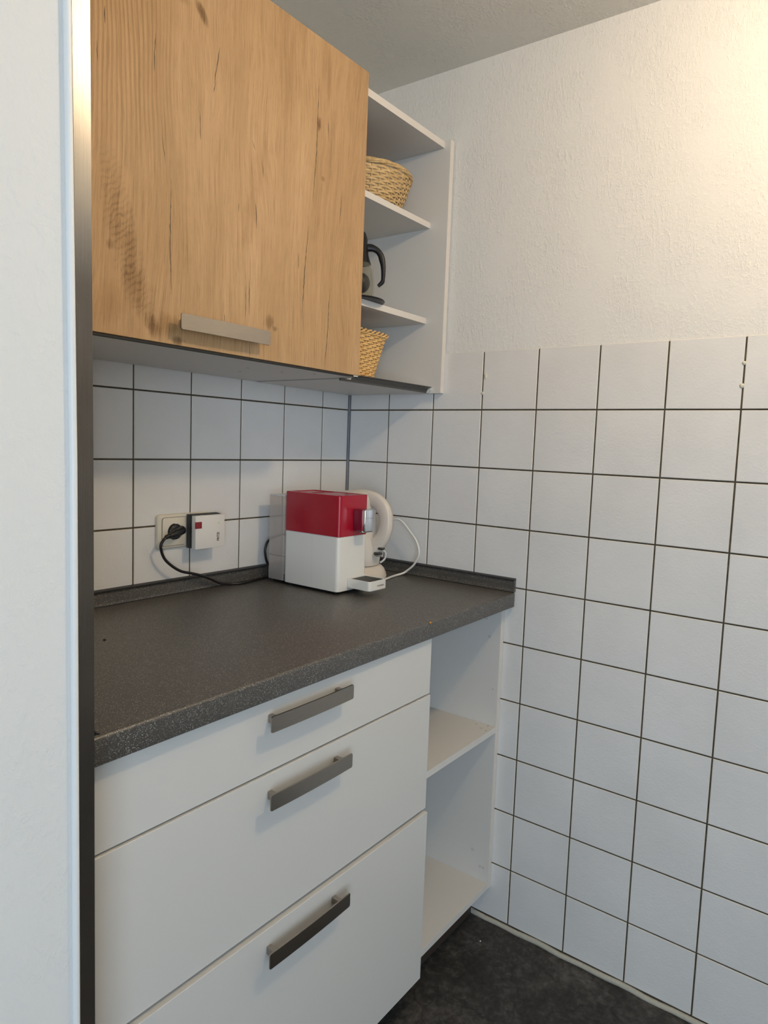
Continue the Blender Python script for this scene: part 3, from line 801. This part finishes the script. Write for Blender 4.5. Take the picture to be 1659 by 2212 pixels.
# ------------------------------------------------------------------ glass coffee jug on a black saucer
CC = (-0.2670, -0.2360); CD = (0.6405, -0.7680)
bm = BM(); lathe(bm, [(0.050, 1.6122), (0.0690, 1.6126), (0.0705, 1.6145), (0.0690, 1.6168), (0.064, 1.6172), (0.05, 1.6172)], CC, 56)
tag(obj('saucer', bm, M_BLACK, origin=(CC[0], CC[1], 1.6125), smooth=50), 'thin black round stand under the glass jug overhanging the shelf', 'stand')
jug = thing('coffee_jug', 'glass coffee jug with black collar and hooked black handle', 'jug', (CC[0], CC[1], 1.6172))
bm = BM()
lathe(bm, [(0.020, 1.6174), (0.040, 1.6176), (0.0425, 1.622), (0.0438, 1.645), (0.0425, 1.665), (0.039, 1.690), (0.031, 1.7065), (0.027, 1.712)], CC, 48, 0, True, False)
lathe(bm, [(0.0245, 1.711), (0.0285, 1.705), (0.036, 1.689), (0.0392, 1.665), (0.0405, 1.645), (0.0392, 1.624), (0.020, 1.6225)], CC, 48, 1, False, True)
obj('glass_body', bm, [M_GLASS, M_GLASST], jug, smooth=60)
bm = BM(); lathe(bm, [(0.0335, 1.704), (0.0315, 1.709), (0.0268, 1.725), (0.0245, 1.745), (0.0232, 1.752), (0.0235, 1.757), (0.0225, 1.765), (0.018, 1.777), (0.009, 1.785), (0.001, 1.787)], CC, 40)
obj('collar', bm, M_BLACK, jug, smooth=50)
bm = BM(); bmesh.ops.create_uvsphere(bm, u_segments=32, v_segments=20, radius=0.0248)
for v in bm.verts: v.co += Vector((CC[0]+CD[0]*0.008, CC[1]+CD[1]*0.008, 1.6585))
obj('black_ball', bm, M_BLACK, jug, smooth=180)  # plain dark ball shape inside the glass body
def jmap(x, y): return ((x-(769.4+(645-y)*0.0317))/882.0, 1.62+(645.4-y)*0.0011)
outer = [jmap(*p) for p in ((790, 526), (801.6, 525.6), (810.6, 528.8), (819.7, 535), (827.8, 545), (831.4, 555), (832.8, 570.4), (832.8, 584), (831.4, 600), (829.6, 609), (819.5, 617.6))]
inner = [jmap(*p) for p in ((790, 541.5), (799, 541.5), (805.2, 541.5), (812.4, 545), (816.5, 552), (818.6, 560), (821.6, 570), (822.8, 580), (823.2, 593), (822.4, 603), (814.8, 612.5))]
bm = BM(); band(bm, outer, inner, CC, CD, 0.015, 36); obj('handle', bm, M_BLACK, jug, smooth=50)

# ------------------------------------------------------------------ capsule coffee machine
Z = 0.9032
cm = thing('coffee_machine', 'red and white capsule coffee machine on the worktop', 'coffee machine', (-0.308, -0.20, Z))
X0, X1, Y0, Y1 = -0.3625, -0.2535, -0.2860, -0.1020
bm = BM(); rbox(bm, X0, X1, Y0, Y1, Z+0.0065, 1.0430, 0.011, 0, 0.0012)
box(bm, X0-0.0001, X0+0.001, -0.2001, -0.1996, Z+0.012, 1.042, 1)
obj('body', bm, [M_WPL, M_SHELL2], cm, smooth=40)
bm = BM()
# red upper shell with a recessed lid panel
bm2 = []
rings = []
for z, k in ((1.0432, 0.0004), (1.0436, -0.0004), (1.1405, -0.0004), (1.1420, 0.0012), (1.1420, 0.0120), (1.1395, 0.0130)):
    rings.append([bm.verts.new((p[0], p[1], z)) for p in rrect(X0+k, X1-k, Y0+k, Y1-k, max(0.011-k*0.5, 0.004))])
for A, B in zip(rings, rings[1:]):
    for i in range(len(A)): bm.faces.new((A[i], A[(i+1) % len(A)], B[(i+1) % len(A)], B[i]))
bm.faces.new(rings[0][::-1]); bm.faces.new(rings[-1])
obj('cover', bm, M_RED, cm, smooth=40)['label'] = 'glossy dark red upper shell'
bm = BM(); box(bm, X0+0.018, X1-0.018, -0.2700, -0.190, 1.1390, 1.1412, 0, 0.0008); box(bm, X0+0.024, X1-0.030, -0.165, -0.125, 1.1390, 1.1408, 1, 0.0006)
obj('lever_lid', bm, [M_RED, M_REDD], cm)
bm = BM(); box(bm, -0.3125, -0.2830, -0.3150, -0.2850, 1.0560, 1.1090, 0, 0.0035, 3)
obj('capsule_chute', bm, M_REDD, cm, smooth=40)
bm = BM(); box(bm, -0.3135, -0.2810, -0.3245, -0.3120, 1.0545, 1.1100, 0, 0.0030, 3)
box(bm, -0.3085, -0.2860, -0.3115, -0.3000, 1.0515, 1.0560, 1, 0.0015, 2)
obj('spout', bm, [M_CHROME, M_BLACK], cm, smooth=40)['label'] = 'chrome capped coffee spout'
# drip tray
dt = thing('drip_tray', '', '', (0, 0, 0))
bpy.data.objects.remove(dt)
TX0, TX1, TY0, TY1 = -0.3285, -0.2605, -0.3570, -0.2860
bm = BM()
rings = []
for z, k in ((0.9180, 0.0010), (0.9190, 0), (0.9405, 0), (0.9412, 0.0006), (0.9412, 0.0022), (0.9385, 0.0028)):
    rings.append([bm.verts.new((p[0], p[1], z)) for p in rrect(TX0+k, TX1-k, TY0+k, TY1+0.004, 0.0085-k)])
for A, B in zip(rings, rings[1:]):
    for i in range(len(A)): bm.faces.new((A[i], A[(i+1) % len(A)], B[(i+1) % len(A)], B[i]))
bm.faces.new(rings[0][::-1]); bm.faces.new(rings[-1])
dt = obj('drip_tray', bm, M_WPL, cm, smooth=40)
bm = BM()
box(bm, TX0+0.0040, TX1-0.0040, TY0+0.0040, TY1-0.001, 0.9386, 0.9394, 0)
for i in range(8):
    x = TX0+0.008+i*0.0072
    box(bm, x, x+0.0030, TY0+0.010, TY1-0.008, 0.9394, 0.9404, 1)
obj('grid', bm, [M_CHROME, M_DARKGRIP], dt)
def lettering(name, s, size, mat, parent, loc, rot, offset=0.0, xs=1.0):
    cu = bpy.data.curves.new(name, 'FONT'); cu.body = s; cu.size = size; cu.extrude = 0.00012; cu.offset = offset
    cu.align_x = 'CENTER'; cu.align_y = 'CENTER'; cu.space_character = 0.95
    t = bpy.data.objects.new(name, cu); COL.objects.link(t)
    bpy.context.view_layer.update()
    me = bpy.data.meshes.new_from_object(t.evaluated_get(bpy.context.evaluated_depsgraph_get()))
    COL.objects.unlink(t); bpy.data.objects.remove(t)
    M_ = Matrix.Rotation(rot[2], 4, 'Z') @ Matrix.Rotation(rot[1], 4, 'Y') @ Matrix.Rotation(rot[0], 4, 'X') @ Matrix.Diagonal((xs, 1, 1, 1))
    base = world_loc(parent)
    for v in me.vertices: v.co = (M_ @ v.co) + Vector(loc) - base
    me.materials.clear(); me.materials.append(mat)
    o = bpy.data.objects.new(name, me); COL.objects.link(o); o.parent = parent
    return o
lettering('lettering', 'cremesso', 0.0078, M_INKG, dt, (-0.2865, TY0-0.0001, 0.9290), (PI/2, 0, 0), 0.0001, 0.95)
# water tank behind the body
TK = (-0.3625, -0.2640, -0.1010, -0.0460)
tk_bm = BM()
rbox(tk_bm, TK[0]+0.0005, TK[1], TK[2], TK[3], Z+0.0085, 1.1270, 0.004, 0, 0.0005)
tank = obj('water_tank', tk_bm, M_TANK, cm, smooth=40); tank['label'] = 'smoky see-through water tank'
bm = BM(); rbox(bm, TK[0], TK[1]+0.0005, TK[2]+0.0002, TK[3]+0.0005, 1.1272, 1.1300, 0.004, 0, 0.0005); obj('tank_lid', bm, M_SHELL2, tank)
bm = BM(); rbox(bm, TK[0]+0.003, TK[1]-0.002, TK[2]-0.002, TK[3]-0.003, Z+0.0095, 0.9285, 0.003, 0, 0.0005); obj('tank_base', bm, M_GREY, tank)
bm = BM()
ring = [Vector((p[0], p[1], 0.9743)) for p in rrect(TK[0]+0.0004, TK[1], TK[2], TK[3]-0.0004, 0.004, 4)]
tube(bm, ring, 0.0006, 4, closed=True); obj('tank_seam', bm, M_INKG, tank)
for (x, y) in ((X0+0.014, Y0+0.018), (X1-0.014, Y0+0.018), (X0+0.014, Y1-0.015), (X1-0.014, Y1-0.015)):
    bm = BM(); lathe(bm, [(0.0065, Z), (0.0075, Z+0.002), (0.0075, Z+0.007)], (x, y), 16)
    obj('foot', bm, M_BLACKR, cm, smooth=50)
bm = BM(); rbox(bm, X0+0.006, X1-0.006, Y0+0.008, Y1+0.045, Z+0.004, Z+0.0095, 0.006); obj('base_plate', bm, M_BLACK, cm)
# power cord and plug (run along the upstand to the socket)
P = [(-0.6631, -0.034, 1.0417), (-0.6705, -0.034, 1.0360), (-0.6765, -0.033, 1.0216), (-0.6655, -0.030, 0.9951), (-0.6449, -0.030, 0.9746), (-0.6196, -0.030, 0.9590), (-0.5898, -0.030, 0.9500), (-0.5617, -0.0290, 0.9411),
     (-0.5310, -0.0270, 0.9280), (-0.5010, -0.0240, 0.9135), (-0.4690, -0.0245, 0.9066), (-0.4400, -0.0355, 0.9066), (-0.3960, -0.0290, 0.9066), (-0.345, -0.0210, 0.9066), (-0.3000, -0.0230, 0.9066),
     (-0.2650, -0.0260, 0.9066), (-0.2480, -0.0300, 0.9120), (-0.2700, -0.0330, 0.93), (-0.3200, -0.0320, 0.9330), (-0.3480, -0.030, 0.9460), (-0.3580, -0.030, 0.9730), (-0.3566, -0.030, 0.9900), (-0.3471, -0.031, 1.0060), (-0.3250, -0.040, 1.018), (-0.3000, -0.0450, 1.020)]
bm = BM(); tube(bm, catmull(P, 8), 0.0033, 10); cord = obj('power_cord', bm, M_BLACKR, cm, smooth=60)
bm = BM()
sx, sz = -0.6245, 1.0500
# round plug face in the socket well plus angled grip leading into the cord
ring0 = []
def ycyl(bm, cx, cz, prof, n=36, mi=0):
    rings = [[bm.verts.new((cx+r*math.cos(2*PI*i/n), y, cz+r*math.sin(2*PI*i/n))) for i in range(n)] for r, y in prof]
    for A, B in zip(rings, rings[1:]):
        for i in range(n): bm.faces.new((A[i], A[(i+1) % n], B[(i+1) % n], B[i])).material_index = mi
    bm.faces.new(rings[0][::-1]).material_index = mi; bm.faces.new(rings[-1]).material_index = mi
ycyl(bm, sx, sz, [(0.0188, -0.0060), (0.0188, -0.0135), (0.0180, -0.0160), (0.0140, -0.0190), (0.006, -0.0200)])
tube(bm, catmull([(sx+0.016, -0.0180, sz+0.003), (sx+0.004, -0.0230, sz+0.001), (sx-0.010, -0.0300, sz-0.001), (-0.6450, -0.0335, 1.0465), (-0.6560, -0.0345, 1.0445)], 4), 0.008, 10,
     radii=[0.0105]*5 + [0.0102]*3 + [0.0100]*2 + [0.0085]*2 + [0.0078]*2 + [0.0062]*3)
for k in range(3):
    bmesh.ops.create_icosphere(bm, subdivisions=2, radius=0.0052, matrix=Matrix.Translation((-0.6565-0.003*k, -0.0343, 1.0442-0.0008*k)))
obj('plug', bm, M_BLACKR, cord, smooth=50)

# ------------------------------------------------------------------ double wall socket
so = thing('wall_socket', 'cream double wall socket on the tiles above the worktop', 'socket', (-0.592, -0.002, 1.05))
bm = BM()
def yrbox(bm, x0, x1, z0, z1, prof, r, mi=0, cap=True):
    rings = [[bm.verts.new((p[0], y, p[1])) for p in rrect(x0+k, x1-k, z0+k, z1-k, max(r-k, 0.001), 6)] for y, k in prof]
    for A, B in zip(rings, rings[1:]):
        for i in range(len(A)): bm.faces.new((A[i], A[(i+1) % len(A)], B[(i+1) % len(A)], B[i])).material_index = mi
    if cap: bm.faces.new(rings[0]).material_index = mi; bm.faces.new(rings[-1][::-1]).material_index = mi
yrbox(bm, -0.6690, -0.5160, 1.0108, 1.0902, [(-0.0005, 0.0), (-0.0060, 0.0), (-0.0090, 0.002), (-0.0102, 0.006)], 0.0085)
obj('frame', bm, M_SOCKET, so, smooth=40)
for xa in (-0.6575, -0.5860):
    bm = BM(); yrbox(bm, xa, xa+0.0630, 1.0178, 1.0828, [(-0.0103, -0.0007), (-0.0107, -0.0007)], 0.006, 1)
    yrbox(bm, xa, xa+0.0630, 1.0178, 1.0828, [(-0.0104, 0.0), (-0.0120, 0.0002), (-0.0126, 0.0014)], 0.006, 0)
    cx_ = xa+0.0325
    ycyl(bm, cx_, 1.05, [(0.0205, -0.0127), (0.0205, -0.01285), (0.0198, -0.0130)], 36, 0)
    ycyl(bm, cx_, 1.05, [(0.0194, -0.0129), (0.0190, -0.01305)], 36, 1)
    obj('socket_insert', bm, [M_SOCKET, M_BLACK], so, smooth=40)
for (za, zb) in ((1.0665, 1.0695), (1.0305, 1.0335)):
    bm = BM(); box(bm, -0.6275, -0.6195, -0.0155, -0.0131, za, zb, bev=0.0004)
    obj('earth_contact', bm, M_CHROME, so)

# ------------------------------------------------------------------ repeater plugged into the right half of the socket
rp = thing('network_repeater', 'white square plug-in network repeater in the socket', 'repeater', (-0.55, -0.02, 1.05))
bm = BM(); box(bm, -0.5935, -0.5085, -0.0250, -0.0130, 1.0090, 1.0888, 0, 0.0015, 2); obj('back_shell', bm, M_GREY, rp, smooth=40)
bm = BM(); box(bm, -0.5925, -0.5095, -0.0330, -0.0250, 1.0098, 1.0878, 0)
for i in range(21):
    z = 1.0115 + i*0.0036
    box(bm, -0.5937, -0.5083, -0.0325, -0.0258, z, z+0.0015, 1)
obj('vent_slots', bm, [M_BLACK, M_GREY], rp)
bm = BM(); box(bm, -0.5935, -0.5085, -0.0475, -0.0330, 1.0086, 1.0864, 0, 0.0010, 2)
fsh = obj('front_shell', bm, M_SHELL, rp, smooth=40)
bm = BM(); box(bm, -0.5918, -0.5760, -0.0480, -0.0474, 1.0570, 1.0725); box(bm, -0.5940, -0.5916, -0.0480, -0.0460, 1.0570, 1.0725); obj('red_mark', bm, M_MARK, fsh)
bm = BM(); ycyl(bm, -0.5268, 1.0668, [(0.0017, -0.0470), (0.0017, -0.0478)], 12); obj('status_light', bm, M_LED, fsh)
lettering('lettering', 'FRITZ!', 0.0092, M_INK, fsh, (-0.5275, -0.0477, 1.0345), (PI/2, -PI/2, 0), 0.00018, 0.85)

# ------------------------------------------------------------------ kettle on its base
KC = (-0.1500, -0.1650); KD = (0.6320, -0.7750)
kb = thing('kettle_base', 'cream round kettle base with looping white cord beside the drip tray', 'kettle base', (KC[0], KC[1], Z))
bm = BM(); lathe(bm, [(0.084, Z+0.0003), (0.0865, Z+0.004), (0.0865, Z+0.008), (0.084, Z+0.017), (0.079, Z+0.027), (0.072, Z+0.034), (0.066, Z+0.037), (0.03, Z+0.038), (0.001, Z+0.038)], KC, 64)
obj('base_body', bm, M_CREAM, kb, smooth=50)
P = [(-0.1500, -0.2580, 0.9066), (-0.1180, -0.2520, 0.9066), (-0.0850, -0.2450, 0.9066), (-0.0630, -0.2430, 0.9070), (-0.042, -0.2480, 0.9100), (-0.0330, -0.2560, 0.9170), (-0.0300, -0.2787, 0.9390), (-0.0300, -0.2930, 0.9700), (-0.030, -0.2836, 1.0020), (-0.030, -0.2587, 1.0297), (-0.030, -0.2371, 1.0497), (-0.030, -0.2207, 1.0583), (-0.030, -0.2014, 1.0568), (-0.030, -0.175, 1.045), (-0.025, -0.14, 1.01), (-0.022, -0.10, 0.95), (-0.022, -0.06, 0.912), (-0.03, -0.03, 0.907), (-0.10, -0.03, 0.907)]
bm = BM(); tube(bm, catmull(P, 8), 0.0030, 10); obj('power_cord', bm, M_WPL, kb, smooth=60)['label'] = 'white cord arching towards the right wall'
kt = thing('electric_kettle', 'cream electric kettle with large hoop handle behind the coffee machine', 'kettle', (KC[0], KC[1], Z+0.0385))
bm = BM(); lathe(bm, [(0.060, 0.9420), (0.0655, 0.9425), (0.0668, 0.955), (0.0665, 0.970), (0.0640, 0.988), (0.0580, 1.008), (0.0530, 1.030), (0.0515, 1.060), (0.0510, 1.090), (0.0500, 1.115), (0.047, 1.126), (0.040, 1.131), (0.001, 1.132)], KC, 64)
obj('body', bm, M_KWIN, kt, smooth=50)
bm = BM(); lathe(bm, [(0.042, 1.1300), (0.042, 1.1340), (0.036, 1.1385), (0.020, 1.1405), (0.001, 1.1410)], KC, 48); obj('lid', bm, M_CREAM, kt, smooth=50)
outer = [(-0.022, 1.1390), (-0.005, 1.1425), (0.014, 1.1440), (0.040, 1.1400), (0.0600, 1.1320), (0.0745, 1.1190), (0.0870, 1.1010), (0.0943, 1.0810), (0.0962, 1.0600), (0.0955, 1.0350), (0.0895, 1.0110), (0.0800, 0.9900), (0.0670, 0.9720), (0.050, 0.960)]
inner = [(-0.022, 1.1330), (-0.002, 1.1250), (0.014, 1.1200), (0.0305, 1.1035), (0.0466, 1.0960), (0.0560, 1.0860), (0.0615, 1.0760), (0.0650, 1.0630), (0.0650, 1.0500), (0.0630, 1.0380), (0.0577, 1.0250), (0.0476, 1.0130), (0.0380, 1.0060), (0.032, 1.000), (0.030, 0.985), (0.03, 0.965)]
# the hoop is turned a little towards the room, so it stands in front of the narrower upper body
HA = math.radians(35); HD = (KD[0]*math.cos(HA)-0.775*math.sin(HA), KD[1]*math.cos(HA)-0.632*math.sin(HA))
def turn(P):
    o = []
    for r, z in P:
        k = 1 - r*math.tan(HA)/1.86
        o.append((r*k/math.cos(HA), 1.267+(z-1.267)*k))
    return o
bm = BM(); band(bm, turn(outer), turn(inner), KC, HD, 0.025, 44); obj('handle', bm, M_CREAM, kt, smooth=50)
bm = BM()
Rz = Matrix.Rotation(math.atan2(HD[1], HD[0]), 4, 'Z')
def kbox(bm, r0, r1, t0, t1, z0, z1, mi, bev):
    vs = box(bm, r0, r1, t0, t1, z0, z1, mi, bev, 2)
    for v in vs: v.co = Rz @ v.co + Vector((KC[0], KC[1], 0))
kbox(bm, 0.0800, 0.0960, -0.0150, 0.0, 0.9880, 0.9950, 0, 0.003)
kbox(bm, 0.0680, 0.0890, -0.0160, 0.0, 0.9740, 0.9810, 0, 0.003)
kbox(bm, 0.0660, 0.0850, -0.0170, 0.0, 0.9700, 0.9745, 1, 0.002)
obj('switch', bm, [M_DARKGRIP, M_CHROME], kt, smooth=40)
bm = BM(); tube(bm, catmull([(KC[0]+KD[0]*r+0.02*0, KC[1]+KD[1]*r+0.0, z) for r, z in ((0.066, 0.985), (0.082, 0.972), (0.080, 0.955), (0.068, 0.944))], 6), 0.0028, 8)
obj('cord_loop', bm, M_SHELL2, kt, smooth=50)

# ------------------------------------------------------------------ crumbs and scraps
bm = BM(); bmesh.ops.create_icosphere(bm, subdivisions=2, radius=0.0026)
for v in bm.verts: v.co = Vector((v.co.x*1.4-0.4070, v.co.y*0.8-0.5815, v.co.z*0.8+0.9015)) + Vector((random.uniform(-1, 1), 0, random.uniform(-1, 1)))*0.0005
tag(obj('crumb', bm, M_ORANGE, origin=(-0.407, -0.5815, 0.90)), 'tiny orange crumb on the front edge of the worktop', 'crumb')
bm = BM(); bmesh.ops.create_icosphere(bm, subdivisions=2, radius=0.003)
for v in bm.verts: v.co = Vector((v.co.x*0.9-0.9297, v.co.y*1.0-0.2318, v.co.z*0.35+0.9040))
tag(obj('crumb', bm, M_DKCR, origin=(-0.93, -0.232, 0.903)), 'small dark crumb on the left part of the worktop', 'crumb')
bm = BM(); A = [bm.verts.new(p) for p in ((-0.0905, -0.572, 0.0004), (-0.0855, -0.573, 0.0004), (-0.0880, -0.5685, 0.0004), (-0.0880, -0.571, 0.0026))]
for f in ((0, 1, 2), (0, 1, 3), (1, 2, 3), (2, 0, 3)): bm.faces.new([A[i] for i in f])
tag(obj('paper_scrap', bm, M_PAPER, origin=(-0.088, -0.571, 0.0)), 'tiny white scrap on the dark floor', 'scrap')

# ------------------------------------------------------------------ ceiling lamp (just outside the picture, gives the warm light)
cl = thing('ceiling_lamp', 'round white ceiling lamp giving warm light', 'lamp', (LAMP.x, LAMP.y, 2.2))
bm = BM(); lathe(bm, [(0.050, LAMP.z+0.006), (0.060, LAMP.z+0.010), (0.060, LAMP.z+0.036), (0.055, CEILZ(LAMP.y)-0.0005), (0.001, CEILZ(LAMP.y)-0.0005)], (LAMP.x, LAMP.y), 40, 0, True, True)
lathe(bm, [(0.018, LAMP.z-0.012), (0.020, LAMP.z+0.006)], (LAMP.x, LAMP.y), 24, 0, True, True)
obj('ceiling_rose', bm, M_WPL, cl, smooth=50)
